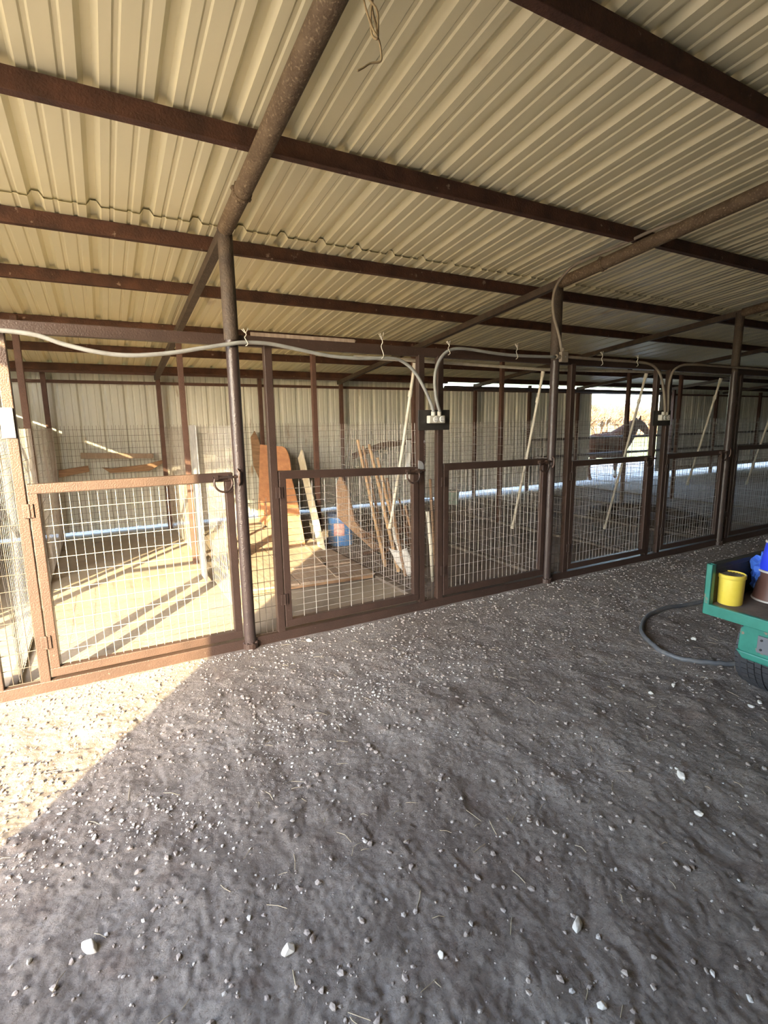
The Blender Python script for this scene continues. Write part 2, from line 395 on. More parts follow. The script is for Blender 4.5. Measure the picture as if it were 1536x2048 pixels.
# ------------------------------------------------------------------ pipes and posts that stand in the stall front
poletxt = {.80: 'beside the sunlit gate, standing left of centre', 3.70: 'with a grey junction box and conduit running up it', 6.66: 'third tall pole, near the right edge of the photo',
           9.6: 'at the far right beyond the last gate in view', -2.12: 'at the open left end of the stalls'}
for x in POLEX[:5]:
    t = thing('support_pole', 'dark brown round steel support pole ' + poletxt[x], 'pole', (x, YF, 0), 'support poles of the stall front')
    MB().tube([(0, 0, -.02), (0, 0, .7), (0, 0, 1.4), (0, 0, 2.11)], .040, 20).build('lower_pipe', M['pole'], t, smooth=40)
    MB().tube([(0, 0, 2.09), (0, 0, 2.4), (0, -.0, raft(3.48) + .01)], .046, 18).build('upper_pipe', M['upperpipe'], t, smooth=40)
    b = MB().tube([(0, 0, -.01), (0, 0, .03)], .052, 14)
    for k in range(8): b.ico((.045 * math.cos(k * .8), .045 * math.sin(k * .8), .03), .012)
    b.build('base_weld', M['frame'], t)

# ------------------------------------------------------------------ wire mesh panels
def mesh_panel(mb, o, u, v, U, V, du, dv, r=.0019, wob=.004, seed=0, nrm=None):
    """wires parallel to v spaced du along u, wires parallel to u spaced dv along v"""
    o = Vector(o); u = Vector(u).normalized(); v = Vector(v).normalized(); n = u.cross(v).normalized()
    def off(a, b): return n * wob * noise.noise((a * 2.1 + seed, b * 2.1, seed * 3.3)) * 2
    nu = int(U / du + .001); nv = int(V / dv + .001)
    for i in range(nu + 1):
        a = i * du; k = max(1, int(V / .35))
        mb.wire([o + u * (a + wob * .5 * noise.noise((i * 7.7, j * .9, seed))) + v * (V * j / k) + off(a, V * j / k) for j in range(k + 1)], r)
    for i in range(nv + 1):
        b = i * dv; k = max(1, int(U / .35))
        mb.wire([o + u * (U * j / k) + v * (b + wob * noise.noise((i * 5.1, j * .7, seed + 5))) + off(U * j / k, b) + n * r for j in range(k + 1)], r)
    return mb

# ------------------------------------------------------------------ stall front frame
front = thing('stall_front_frame', 'long dark brown tube frame with sill, top beam and uprights between the gates', 'frame', (0, YF, 0))
MB().box(SX0, 20, -.005, .055, -.02, .056).build('sill', M['frame'], front, bevel=.004)
MB().box(SX0, 20, .012, .062, 2.062, 2.130).build('top_beam', M['frame'], front, bevel=.004)
POSTX = [-1.89, -.655, -.425, 1.035, 2.255, 2.437, 3.952, 5.235, 5.447, 6.84, 8.13, 8.34, 9.84, 11.06, 11.25, 12.77]
for x in POSTX:
    MB().box(x - .027, x + .027, .0, .05, .05, 2.07).build('upright', M['frame'], front, bevel=.004)
# narrow wire panels between uprights
for a, b, top, du, dv in ((-.63, -.45, 1.5, .045, .095), (.84, 1.01, 1.05, .045, .096), (2.28, 2.41, 1.06, .045, .096), (3.74, 3.93, 1.05, .048, .096), (5.26, 5.42, 1.06, .048, .096), (6.70, 6.82, 1.95, .048, .05), (8.16, 8.31, 1.06, .048, .096)):
    mesh_panel(MB(), (a, .028, .06), (1, 0, 0), (0, 0, 1), b - a, top - .06, du, dv, r=.0021, seed=a).build('wire_panel', M['wiredark'], front)
MB().box(6.70, 6.82, .0, .05, .33, .39).build('cross_piece', M['frame'], front)
def disc(mb, c, r, th, a0=-90, a1=90, n=14):
    pts = [(c[0] + r * math.cos(math.radians(a0 + (a1 - a0) * k / n)), c[1], c[2] + r * math.sin(math.radians(a0 + (a1 - a0) * k / n))) for k in range(n + 1)]
    return mb.prism(pts, (0, th, 0))
for x in (2.215, 5.195, 8.09):
    disc(MB(), (x, -.012, 1.20), .052, .008).build('strike_plate', M['galv'] if x == 2.215 else M['steel'], front)
pl = MB().box(-.468, -.405, -.010, -.002, 1.50, 1.665).build('bracket_plate', M['galv'], front, bevel=.003); pl['label'] = 'galvanised metal plate'

# ------------------------------------------------------------------ gates
GATES = [(-1.86, -.69, 1.225, 1.225, 'v', 'mostly outside the left edge, left of the sunlit corner gate'),
         (-.392, .752, 1.240, 1.242, 'v', 'leftmost in view, partly in orange sunlight, partly in shade'),
         (1.067, 2.222, 1.232, 1.200, 'h', 'second from the left, before the stall with floor boards'),
         (2.470, 3.650, 1.213, 1.202, 'v', 'third from the left, between first outlet box and junction box pole'),
         (3.985, 5.203, 1.165, 1.163, 'v', 'fourth from the left, in front of the horse'),
         (5.480, 6.610, 1.167, 1.172, 'v', 'fifth from the left, just right of the second outlet box'),
         (6.872, 8.095, 1.214, 1.20, 'v', 'at the right edge of the photo, last one in view')]
for gi, (x0, x1, zl, zr, kind, txt) in enumerate(GATES):
    t = thing('stall_gate', 'brown steel gate, ' + txt, 'gate', (x0, YF - .005, 0), 'stall gates')
    L = x1 - x0; S = .052; zb = .076 if gi != 2 else .082
    MB().add([(0, 0, zl - .056), (L, 0, zr - .056), (L, S, zr - .056), (0, S, zl - .056), (0, 0, zl), (L, 0, zr), (L, S, zr), (0, S, zl)],
             [(3, 2, 1, 0), (4, 5, 6, 7), (0, 1, 5, 4), (1, 2, 6, 5), (2, 3, 7, 6), (3, 0, 4, 7)]).build('top_rail', M['frame'], t, bevel=.004)
    MB().box(0, L, 0, S, zb, zb + .055).build('bottom_rail', M['frame'], t, bevel=.004)
    MB().box(0, .05, .001, S - .001, zb + .054, zl - .055).build('side_rail', M['frame'], t, bevel=.004)
    MB().box(L - .052, L, .001, S - .001, zb + .054, zr - .057).build('side_rail', M['frame'], t, bevel=.004)
    du, dv = (.0485, .096) if kind == 'v' else (.0975, .0485)
    mb = MB(); mesh_panel(mb, (.055, .030, zb + .05), (1, 0, 0), (0, 0, 1), L - .11, min(zl, zr) - zb - .10, du, dv, r=.0019, wob=.003, seed=gi * 3 + 1)
    mb.build('wire_infill', M['wire'], t)
    for z in (zl - .15, .30):
        h = MB().box(-.030, .022, -.007, .001, z - .04, z + .04).box(-.006, .004, -.012, .0, z - .04, z + .04)
        h.build('hinge', M['frame'], t, bevel=.002)
    # slide bolt with a ring handle
    zc = zr - .028
    lb = MB().tube([(L - .135, -.022, zc), (L + .045, -.022, zc)], .0085, 10)
    lb.box(L - .125, L - .10, -.033, .0, zc - .014, zc + .014).box(L - .035, L - .008, -.033, .0, zc - .016, zc + .016)
    bolt = lb.build('slide_bolt', M['steel'], t, smooth=40)
    rb = MB(); a0, a1 = math.radians(150), math.radians(390)
    rb.tube([(L - .070 + .058 * math.cos(a0 + (a1 - a0) * k / 18), -.026 - .012 * math.sin(math.pi * k / 18), zc - .035 + .058 * math.sin(a0 + (a1 - a0) * k / 18)) for k in range(19)], .0075, 8)
    rb.build('ring_handle', M['steel'], t, smooth=60)
    if gi in (1, 3, 5):   # keeper loop on the pole
        kb = MB(); kb.tube([(L + .022, -.038, zc + .05), (L + .036, -.048, zc + .03), (L + .030, -.052, zc), (L + .034, -.048, zc - .03), (L + .026, -.04, zc - .055)], .009, 8)
        kb.build('keeper_loop', M['steel'], t, smooth=60)

# ------------------------------------------------------------------ dividers between stalls
DIV = [(-.60, 'left of the sunlit first stall'), (.82, 'between the first and second stalls in view'), (2.33, 'behind the first outlet box, between the boards stall and the tool stall'),
       (3.76, 'behind the pole with the junction box'), (5.30, 'behind the second outlet box'), (6.72, 'behind the third tall pole'),
       (8.20, 'beyond the last gate in view'), (9.70, 'farthest to the right')]
for di, (x, txt) in enumerate(DIV):
    t = thing('stall_divider', 'wire mesh divider, ' + txt, 'divider', (x, 0, 0), 'wire stall dividers')
    ym = 6.0
    MB().box(-.028, .028, ym - .028, ym + .028, 0, raft(ym) + .09 if di != 0 else raft(ym) + .09).build('post', M['rustpost'], t, bevel=.004)
    MB().box(-.030, .030, 8.36, 8.42, 0, 2.30).build('post', M['rustpost'], t, bevel=.004)
    if di != 1:
        MB().box(-.022, .022, 3.56, 8.36, .0, .035).build('base_rail', M['rail'], t)
    mb = MB(); mesh_panel(mb, (.034, 3.57, .05), (0, 1, 0), (0, 0, 1), 2.40, 1.50, .0485, .0955, r=.0016, wob=.008, seed=di * 7 + 2)
    mb.build('wire_mesh', M['wire'], t)
    mb = MB(); mesh_panel(mb, (.034, 6.02, .05), (0, 1, 0), (0, 0, 1), 2.34, 1.50, .0485, .0955, r=.0016, wob=.012, seed=di * 7 + 3)
    mb.build('wire_mesh', M['wire'], t)
# mesh across the back of the stalls
t = thing('back_mesh', 'backlit-dark welded wire mesh standing across the back of the stalls before the metal wall', 'mesh', (0, 8.45, 0))
xs = [-2.15, -.57, .85, 2.36, 3.79, 5.33, 6.75, 8.23, 9.73, 12.0, 14.6, 17.2]
for a, b in zip(xs[:-1], xs[1:]):
    mb = MB(); mesh_panel(mb, (a, 0, .06), (1, 0, 0), (0, 0, 1), b - a, 1.52, .0485, .0915, r=.0019, wob=.006, seed=a)
    mb.build('mesh_section', M['wiredark'], t)  # wire colour darkened so the mesh reads as backlit against the wall
# back rail, thin girt
t = tag(MB().box(SX0, 5.95, 8.26, 8.33, 2.285, 2.362).build('back_rail', M['rustpost'], bevel=.004), 'rust-red square steel rail along the top of the back wall', 'rail')
t = tag(MB().tube([(5.95, 8.36, 2.215), (13.1, 8.36, 2.215)], .042, 12).build('door_header_pipe', M['railpipe'], smooth=40), 'grey round pipe under the bright slit, over the doorway with the horse', 'pipe')
tag(MB().box(SX0, SX1, 8.535, 8.585, 2.17, 2.21).build('wall_girt', M['rustpost']), 'thin rusty girt fixed along the upper back wall', 'rail')
for x in (11.45, 13.3, 15.3, 17.6):
    txt = {11.45: 'standing in the middle of the bright doorway', 13.3: 'right edge of the bright doorway', 15.3: 'behind the fifth gate', 17.6: 'farthest right before the back wall'}[x]
    tag(MB().box(x - .035, x + .035, 8.36, 8.43, 0, 2.30).build('back_post', M['rustpost'], bevel=.004), 'dark steel post before the back wall, ' + txt, 'post', 'posts along the back wall')
# pipe rails inside the doorway and on to the right
for z, txt in ((1.13, 'upper'), (.74, 'lower')):
    tag(MB().tube([(8.3, 8.50, z), (13.2, 8.50, z), (22, 8.50, z)], .030, 10).build('pipe_rail', M['railpipe'], smooth=40), txt + ' dark horizontal pipe rail crossing the doorway in front of the horse', 'rail', 'pipe rails along the back')
tag(MB().box(13.1, 22, 8.50, 8.56, .16, .26).build('rail_board', M['woodgrey']), 'low dark board along the foot of the far right back wall', 'board')

# ------------------------------------------------------------------ conduits, outlet boxes, PVC
def smoothpath(P, n=6):
    P = [Vector(p) for p in P]; out = []
    for i in range(len(P) - 1):
        p0, p1, p2, p3 = P[max(i - 1, 0)], P[i], P[i + 1], P[min(i + 2, len(P) - 1)]
        for k in range(n):
            t = k / n
            out.append(.5 * ((2 * p1) + (p2 - p0) * t + (2 * p0 - 5 * p1 + 4 * p2 - p3) * t * t + (3 * p1 - p0 - 3 * p2 + p3) * t ** 3))
    out.append(P[-1]); return out
def conduit(P, r, label, m='conduit', name='conduit', cat='conduit'):
    return tag(MB().tube(smoothpath(P), r, 12).build(name, M[m], smooth=True), label, cat)
yc = YF - .062
conduit([(x, yc, z) for x, z in [(-2.1, 2.01), (-1.2, 2.03), (-.55, 2.058), (-.277, 2.05), (-.122, 2.004), (.045, 1.970), (.211, 1.962), (.416, 1.986), (.592, 2.022), (.776, 2.059), (.871, 2.074), (1.034, 2.074), (1.239, 2.047), (1.457, 2.018), (1.69, 2.012), (1.937, 2.024), (2.045, 2.005), (2.155, 1.929), (2.246, 1.80), (2.302, 1.694), (2.325, 1.635)]],
        .0125, 'grey flexible conduit sagging across the left gates into the first outlet box')
conduit([(x, yc, z) for x, z in [(2.385, 1.635), (2.352, 1.725), (2.335, 1.878), (2.36, 1.992), (2.424, 2.078), (2.52, 2.122), (2.679, 2.126), (2.886, 2.112), (3.16, 2.102), (3.633, 2.112)]],
        .0125, 'grey conduit curving up from the first outlet box to the junction box')
conduit([(3.717, yc, 2.15), (3.672, yc, 2.294), (3.600, yc, 2.45), (3.578, yc, 2.58), (3.60, yc - .01, 2.70), (3.66, 3.37, 2.80), (3.68, 3.25, 2.86), (3.665, 2.83, 2.88), (3.66, 2.51, 2.905), (3.70, 2.25, 2.90), (3.72, 1.85, 2.905), (3.72, .9, 3.03)],
        .0125, 'grey conduit rising from the junction box and bending along the pipe rafter', m='dustpipe')
conduit([(x, yc, z) for x, z in [(3.78, 2.119), (4.227, 2.116), (4.665, 2.116), (4.939, 2.108), (5.083, 2.065), (5.177, 1.977), (5.25, 1.80), (5.288, 1.62)]],
        .0125, 'grey conduit from the junction box along the beam, dropping into the second outlet box', m='dustpipe')
conduit([(x, yc, z) for x, z in [(5.335, 1.62), (5.325, 1.749), (5.318, 1.904), (5.36, 2.033), (5.47, 2.099), (5.663, 2.127), (6.136, 2.13), (6.867, 2.128), (8.2, 2.125), (9.8, 2.12)]],
        .0125, 'grey conduit looping from the second outlet box over the fifth gate to the right', m='dustpipe')
def outlet(xc, zc, txt):
    tag(MB().box(xc - .150, xc + .150, YF - .022, YF - .007, zc - .085, zc + .075).build('backing_board', M['black'], bevel=.003), 'black mounting board behind ' + txt, 'board', 'outlet boards')
    t = thing('outlet_box', 'pale double outlet box ' + txt, 'outlet', (xc, YF - .022, zc), 'outlet boxes')
    MB().box(-.075, .075, -.045, 0, -.030, .030).build('box_body', M['box'], t, bevel=.006)
    for s in (-.02, .042):
        fp = MB().lathe([(.0215, 0), (.0215, .004), (.019, .006)], n=20); 
        fp.v = [(x + s, -.045 - z, y * 1.1) for x, y, z in fp.v]
        r = fp.build('receptacle', M['white'], t)
        sl = MB()
        for dz in (.010, -.010):
            sl.box(s - .008, s - .005, -.0525, -.0505, dz - .004, dz + .004).box(s + .005, s + .008, -.0525, -.0505, dz - .004, dz + .004)
        sl.build('slots', M['slot'], r)
    for s in (-.045, .010):
        MB().tube([(s + .015, -.03, .028), (s + .015, -.03, .062)], .018, 12).build('connector', M['box'], t, smooth=40)
outlet(2.36, 1.575, 'hung between the second and third gates')
outlet(5.305, 1.565, 'hung between the fourth and fifth gates')
t = thing('junction_box', 'small grey junction box on the tall pole above the third gate', 'box', (3.72, YF - .05, 2.115))
MB().box(-.03, .055, -.035, .0, -.045, .045).build('box_body', M['dustpipe'], t, bevel=.004)
MB().tube([(-.075, -.012, 0), (-.03, -.012, 0)], .020, 12).build('connector', M['dustpipe'], t, smooth=40)
MB().tube([(.0, -.012, .044), (.0, -.012, .075)], .018, 12).build('connector', M['dustpipe'], t, smooth=40)
MB().ico((.015, -.037, 0), .006, jit=0).build('screw', M['galv'], t)
# wire ties
for x, z, h, txt in ((.872, 2.10, .10, 'just right of the first tall pole'), (1.86, 2.10, .17, 'on the beam above the second gate'), (2.455, 2.12, .10, 'where the conduit bends up right of the first outlet box'),
                     (3.16, 2.13, .12, 'on the beam above the third gate'), (4.23, 2.12, .12, 'on the beam right of the junction box'), (4.75, 2.12, .10, 'on the beam above the fourth gate')):
    P = smoothpath([(x - .012, yc - .016, z + h * .55), (x + .004, yc - .02, z + h * .2), (x - .006, yc - .018, z), (x + .012, yc - .02, z - h * .35), (x - .002, yc - .012, z - h * .5)])
    mb = MB().tube(P, .0028, 6); mb.tube(smoothpath([(x + .02, yc - .01, z + h * .6), (x, yc - .02, z + h * .3), (x - .022, yc - .012, z + h * .52)]), .0024, 6)
    tag(mb.build('wire_tie', M['tie']), 'pale wire tie on conduit ' + txt, 'tie', 'wire ties')
# PVC header and drops
tag(MB().tube([(1.75, YF + .17, 2.052), (2.25, YF + .17, 2.050), (3.72, YF + .17, 2.028), (5.3, YF + .17, 2.060), (8.5, YF + .17, 2.062)], .014, 10).build('water_pipe', M['pvc'], smooth=True), 'thin dusty white water pipe running behind the top beam', 'pipe')
DROPS = [((2.30, 3.65, 2.03), (2.28, 4.065, .596), 'falling behind the second gate toward the shovel'),
         ((3.72, 3.64, 2.01), (3.72, 3.995, .44), 'hanging slanted inside the third stall behind the third gate'),
         ((5.25, 3.64, 2.04), (5.25, 4.05, .25), 'slanting across the horse behind the fourth gate'),
         ((6.68, 3.64, 2.03), (6.70, 3.948, .70), 'slanting behind the fifth gate'),
         ((8.15, 3.64, 2.03), (8.15, 3.95, .60), 'at the right edge behind the last gate')]
for a, b, txt in DROPS:
    t = thing('drop_pipe', 'thin white plastic drop pipe ' + txt, 'pipe', a, 'white drop pipes')
    A = Vector((0, 0, 0)); B = Vector(b) - Vector(a)
    MB().tube([A, A.lerp(B, .5) + Vector((.006, 0, 0)), B], .0135, 10).build('pipe', M['pvc'], t, smooth=40)
    for k in (0.0, .15, .97):
        p = A.lerp(B, k); MB().tube([p, p + B.normalized() * .05], .0185, 12).build('coupling', M['pvc'], t, smooth=40)

# chain on the upright beside the outlet board
t = thing('hanging_chain', 'short dark chain with a bright end hanging under the first outlet board', 'chain', (2.275, YF - .012, 1.40))
for k in range(9):
    z = -.018 * k; a = MB()
    hor = (k % 2 == 0)
    a.tube([((.007 * math.cos(q * .785)) if hor else 0, (0 if hor else .007 * math.cos(q * .785)), z + .012 * math.sin(q * .785)) for q in range(8)], .0026, 6, closed=True)
    a.build('link', M['steel'] if k else M['galv'], t)

# board lying on the beam
tag(MB().box(.94, 1.70, YF + .040, YF + .058, 2.131, 2.158).build('beam_board', M['woodgrey']), 'pinkish strip of wood lying along the top beam', 'board')

# ------------------------------------------------------------------ stall contents
Yw = 8.43
def board(name, pts, depth, m, label, cat='board', y=Yw, grp=None):
    mb = MB().prism([(x, y, z) for x, z in pts][::-1], (0, -depth, 0))
    return tag(mb.build(name, M[m], bevel=.003), label, cat, grp)
board('wooden_plank', [(-.27, 1.12), (.67, 1.085), (.675, 1.155), (-.265, 1.205)], .03, 'woodgrey', 'weathered straight board wedged in the back mesh of the sunlit stall, topmost of three', 'plank')
board('wooden_plank', [(-.56, .87), (-.18, .935), (-.19, 1.02), (-.55, .975)], .03, 'wood', 'short tilted wooden board in the back mesh beside the left post', 'plank')
board('wooden_plank', [(-.02, .985), (.08, .90), (.60, .90), (.80, 1.01), (.815, 1.06), (.55, 1.0), (.1, .965)], .03, 'wood', 'splintered pointed board in the back mesh of the sunlit stall, right below the straight one', 'plank')
board('wooden_plank', [(2.145, 1.36), (2.215, 1.46), (2.28, 1.30), (2.285, .64), (2.25, .66), (2.16, .90)], .03, 'wood', 'upright pointed wooden board hung on the back mesh left of the second gate', 'plank')
# galvanised strip and white pipe on the divider of the first stall
tag(MB().box(.775, .785, 5.02, 5.42, .05, 1.56).build('metal_strip', M['galv'], bevel=.002), 'pale upright sheet metal strip fixed to the divider of the sunlit stall', 'panel')
# leaning plywood sheet with a rounded corner
pp = [(5.92, .03), (8.1, .03), (8.1, 1.25), (7.2, 1.25)] + [(6.98 - .40 * math.sin(math.radians(a)), .87 + .385 * math.cos(math.radians(a))) for a in range(0, 95, 15)] + [(6.5, .80), (6.28, .55)]
mb = MB().prism([(2.20 + .0 + .10 * (1 - z / 1.2) * -1.0, y, z) for y, z in pp], (.014, 0, 0))
tag(mb.build('plywood_sheet', M['ply']), 'orange plywood sheet with a rounded corner leaning on the divider in the second stall', 'plywood')
tag(MB().bar((2.27, 6.42, 1.17), (2.22, 5.62, .02), .022, .21, up=(0, 0, 1)).build('white_board', M['whitewood'], bevel=.002), 'long whitewashed board leaning beside the orange plywood', 'board')
# platform of old boards on the stall floor
t = thing('floor_platform', 'low platform of weathered plywood boards on the floor behind the second gate', 'platform', (0, 0, 0))
cs = [((1.02, 4.52), (1.52, 4.47), (1.62, 6.30), (.98, 6.30)), ((1.53, 4.47), (2.02, 4.42), (2.06, 6.30), (1.63, 6.30)), ((2.03, 4.42), (2.29, 4.40), (2.30, 6.30), (2.07, 6.30))]
for c in cs:
    MB().prism([(x, y, .055) for x, y in c], (0, 0, .02)).build('board', M['woodgrey'], t, bevel=.003)
MB().bar((1.02, 4.56, .038), (2.28, 4.44, .038), .05, .035).build('front_batten', M['wood'], t)
MB().bar((1.02, 6.2, .036), (2.26, 6.2, .036), .05, .034).build('rear_batten', M['wood'], t)
MB().bar((1.62, 4.95, .082), (2.24, 4.90, .082), .07, .014).build('top_batten', M['woodgrey'], t)
MB().bar((1.9, 4.45, .082), (2.1, 5.9, .082), .03, .014).build('top_batten', M['woodgrey'], t)
# blue barrel
t = thing('blue_barrel', 'blue plastic barrel with a dark lid and a faded label in the tool stall', 'barrel', (2.62, 5.98, .01))
MB().lathe([(.150, 0), (.160, .02), (.160, .12), (.166, .14), (.160, .16), (.160, .32), (.166, .34), (.158, .37), (.150, .385)], n=32).build('barrel_body', M['blue'], t, smooth=40)
MB().lathe([(.158, .372), (.166, .385), (.164, .42), (.150, .43)], n=32).build('lid', M['bluedk'], t, smooth=40)
lab = MB()
va = [(.1665 * math.cos(math.radians(a)), .1665 * math.sin(math.radians(a)), z) for z in (.14, .30) for a in range(215, 264, 6)]
nn = len(va) // 2
lab.add(va, [(i, i + 1, nn + i + 1, nn + i) for i in range(nn - 1)]); lab.build('label_sticker', M['label'], t)
# leaning plank in front of it
tag(MB().prism([(2.46, 5.60, .95), (2.46, 5.72, .80), (2.47, 5.75, .42), (2.80, 5.42, .02), (2.82, 5.12, .02), (2.56, 5.42, .40), (2.50, 5.50, .80)], (.025, .01, 0)).build('broken_plank', M['wood'], bevel=.002), 'wide broken plank leaning in front of the blue barrel', 'plank')
# sticks and poles
def stick(a, b, r, m, label, name='wooden_pole'):
    A, B = Vector(a), Vector(b); P = [A.lerp(B, k / 6) + Vector((.012 * noise.noise((A.x * 9 + k, 1, 1)), .012 * noise.noise((A.y * 7, k, 2)), 0)) for k in range(7)]
    return tag(MB().tube(P, [r * (1 - .25 * k / 6) for k in range(7)], 8).build(name, M[m], smooth=50), label, 'pole', 'poles leaning in the tool stall')
stick((2.60, 4.75, .01), (2.41, 4.98, 1.38), .022, 'bamboo', 'tan wooden pole, tallest and leftmost of the leaning bundle behind the second gate')
stick((2.72, 4.90, .01), (2.43, 4.90, 1.32), .019, 'wood', 'dull brown pole just right of the tallest one in the bundle')
stick((2.62, 4.50, .01), (2.42, 4.73, 1.34), .023, 'bamboo', 'tan wooden pole, second tall one in the leaning bundle')
stick((2.75, 4.62, .01), (2.43, 4.57, 1.21), .021, 'bamboo', 'shorter tan pole third in the leaning bundle')
stick((2.60, 4.33, .01), (2.44, 4.40, 1.02), .019, 'wood', 'short brown pole right of the tan ones')
stick((2.85, 4.85, .01), (2.50, 4.45, .90), .013, 'wood', 'low crossing brown stick in the leaning bundle')
stick((2.90, 4.60, .01), (2.46, 4.20, .84), .013, 'brush', 'dark crooked stick near the shovel')
stick((2.62, 4.02, .01), (2.47, 4.10, .78), .016, 'wood', 'grey brown stick right beside the shovel')
# scrap wood and brush pile on the tool stall floor
for k in range(9):
    a = rnd.uniform(0, 3.14); c = Vector((2.75 + rnd.uniform(-.12, .2), 5.0 + rnd.uniform(-.3, .35), .05 + .035 * k)); L = rnd.uniform(.25, .45)
    d = Vector((math.cos(a), math.sin(a), rnd.uniform(-.15, .5))).normalized() * L / 2
    A, B = c - d, c + d
    if A.z < .02: A.z = .02
    if B.z < .02: B.z = .02
    side = ['lowest', 'second', 'third', 'fourth', 'fifth', 'sixth', 'seventh', 'eighth', 'topmost'][k]
    mb = MB().tube([A, A.lerp(B, .5) + Vector((0, 0, .02)), B], [.022, .02, .014], 7)
    for q in range(3):
        s0 = A.lerp(B, rnd.uniform(.2, .9)); mb.tube([s0, s0 + Vector((rnd.uniform(-.1, .1), rnd.uniform(-.1, .1), rnd.uniform(.05, .2)))], [.008, .004], 5)
    tag(mb.build('branch', M['brush']), 'dark brown branch in the brush heap beside the blue barrel', 'branch', 'branches in the brush heap')
# shovel
t = thing('shovel', 'worn grey scoop shovel leaning upside among the poles beside the second gate latch', 'shovel', (2.50, 4.33, -.04))
MB().tube(smoothpath([(0, .05, .56), (.02, .06, .45), (.05, .05, .36), (.05, .02, .30)]), .019, 10).build('handle', M['alum'], t, smooth=60)
vs = []; nu, nv_ = 8, 8
for j in range(nv_ + 1):
    for i in range(nu + 1):
        s = i / nu * 2 - 1; q = j / nv_
        wd = .12 * (1 - .15 * q) * (1 - .55 * max(0, q - .7) / .3)
        vs.append((.03 + .10 * q + s * wd * .62, .03 - .06 * q - s * wd * .45, .32 - .27 * q + .0 * s + .03 * s * s))
bl = MB().add(vs, [(j * (nu + 1) + i, j * (nu + 1) + i + 1, (j + 1) * (nu + 1) + i + 1, (j + 1) * (nu + 1) + i) for j in range(nv_) for i in range(nu)])
bo = bl.build('blade', M['alum'], t, smooth=True); so = bo.modifiers.new('s', 'SOLIDIFY'); so.thickness = .004
tag(MB().bar((2.40, 3.92, 1.40), (2.37, 3.90, 1.05), .045, .012).build('short_lath', M['white']), 'short white lath standing behind the second gate latch', 'lath')
tag(MB().tube([(2.55, 3.80, 1.05), (2.66, 3.86, .03)], .013, 8).build('rake_stick', M['wood'], smooth=True), 'thin brown stick leaning below the first outlet board', 'stick')
tag(MB().tube([(2.56, 3.86, .75), (2.64, 3.92, .4), (2.70, 3.98, .03)], [.017, .02, .016], 8).build('mop_stick', M['pvc'], smooth=True), 'white wrapped stick leaning below the first outlet board', 'stick')
t = thing('pale_bin', 'small pale green bin standing at the back of the third stall', 'bin', (5.78, 7.85, .01))
MB().lathe([(.10, 0), (.13, .26)], n=20, caps=True).build('bin_body', M['palebin'], t, smooth=40)
MB().lathe([(.130, .25), (.142, .25), (.142, .27), (.130, .27)], n=20, caps=False).build('rim', M['rim'], t)
tag(MB().prism([(3.95, 8.42, 1.02), (4.55, 8.42, 1.20), (5.35, 8.42, 1.26), (5.35, 8.42, 1.16), (4.6, 8.42, 1.10), (3.97, 8.42, .92)][::-1], (0, -.025, 0)).build('dark_board', M['brush']), 'dark slanting board in the back mesh of the third stall', 'board')
# half buried rubber ring
mb = MB(); P = []
for k in range(36):
    a = 2 * math.pi * k / 36; P.append((7.45 + .64 * math.cos(a), 5.05 + .78 * math.sin(a), .03 + .012 * math.sin(3 * a)))
mb.tube(P, [.10] * 36, 10, closed=True)
tag(mb.build('rubber_ring', M['ring'], smooth=True), 'large low dark ring lying on the stall floor behind the fourth and fifth gates', 'ring')
tag(MB().lathe([(.56, .005), (.45, .04), (.3, .06), (.05, .065)], c=(7.45, 5.05, 0), n=30).build('dirt_heap', M['brush'], smooth=True), 'dark brown heap of old bedding inside the low ring', 'heap')

# ------------------------------------------------------------------ loop of twine under the roof
mb = MB()
X = .82
def tw(P, r=.0035): mb.tube(smoothpath([(X + dx, 1.545 + dy, z) for dx, dy, z in P], 8), r, 6)
tw([(-.02, 0, 3.02), (-.018, .01, 2.84), (-.004, 0, 2.79), (.02, -.01, 2.755), (.03, .005, 2.715), (.024, 0, 2.69), (.012, .01, 2.705), (.004, 0, 2.75), (.012, 0, 2.82), (.0, 0, 3.02)])
tw([(.015, 0, 3.02), (.012, .01, 2.80), (.028, .01, 2.73), (.02, -.01, 2.69), (.005, 0, 2.72), (-.012, .01, 2.78), (-.016, 0, 2.80), (.004, 0, 2.785), (.018, 0, 2.80)])
tw([(.022, 0, 2.70), (.038, .01, 2.69), (.046, .015, 2.665), (.040, .01, 2.64), (.01, .02, 2.632), (-.012, .02, 2.615), (-.034, .02, 2.60)], .0030)
tag(mb.build('twine_tangle', M['rope'], smooth=True), 'tangled old baling twine dangling from the roof at the top of the photo', 'twine')

# ------------------------------------------------------------------ hose on the ground
HP = [(4.9, 1.9), (4.75, 2.2), (4.45, 2.36), (4.03, 2.43), (3.67, 2.39), (3.37, 2.226), (3.215, 2.02), (3.205, 1.85), (3.305, 1.70), (3.448, 1.60), (3.62, 1.52)]
tag(MB().tube([(p.x, p.y, gh(p.x, p.y) + .014) for p in smoothpath([(x, y, 0) for x, y in HP], 8)], .016, 12).build('garden_hose', M['hose'], smooth=True), 'thick dusty black hose lying in a loop on the dirt beside the green cart', 'hose')

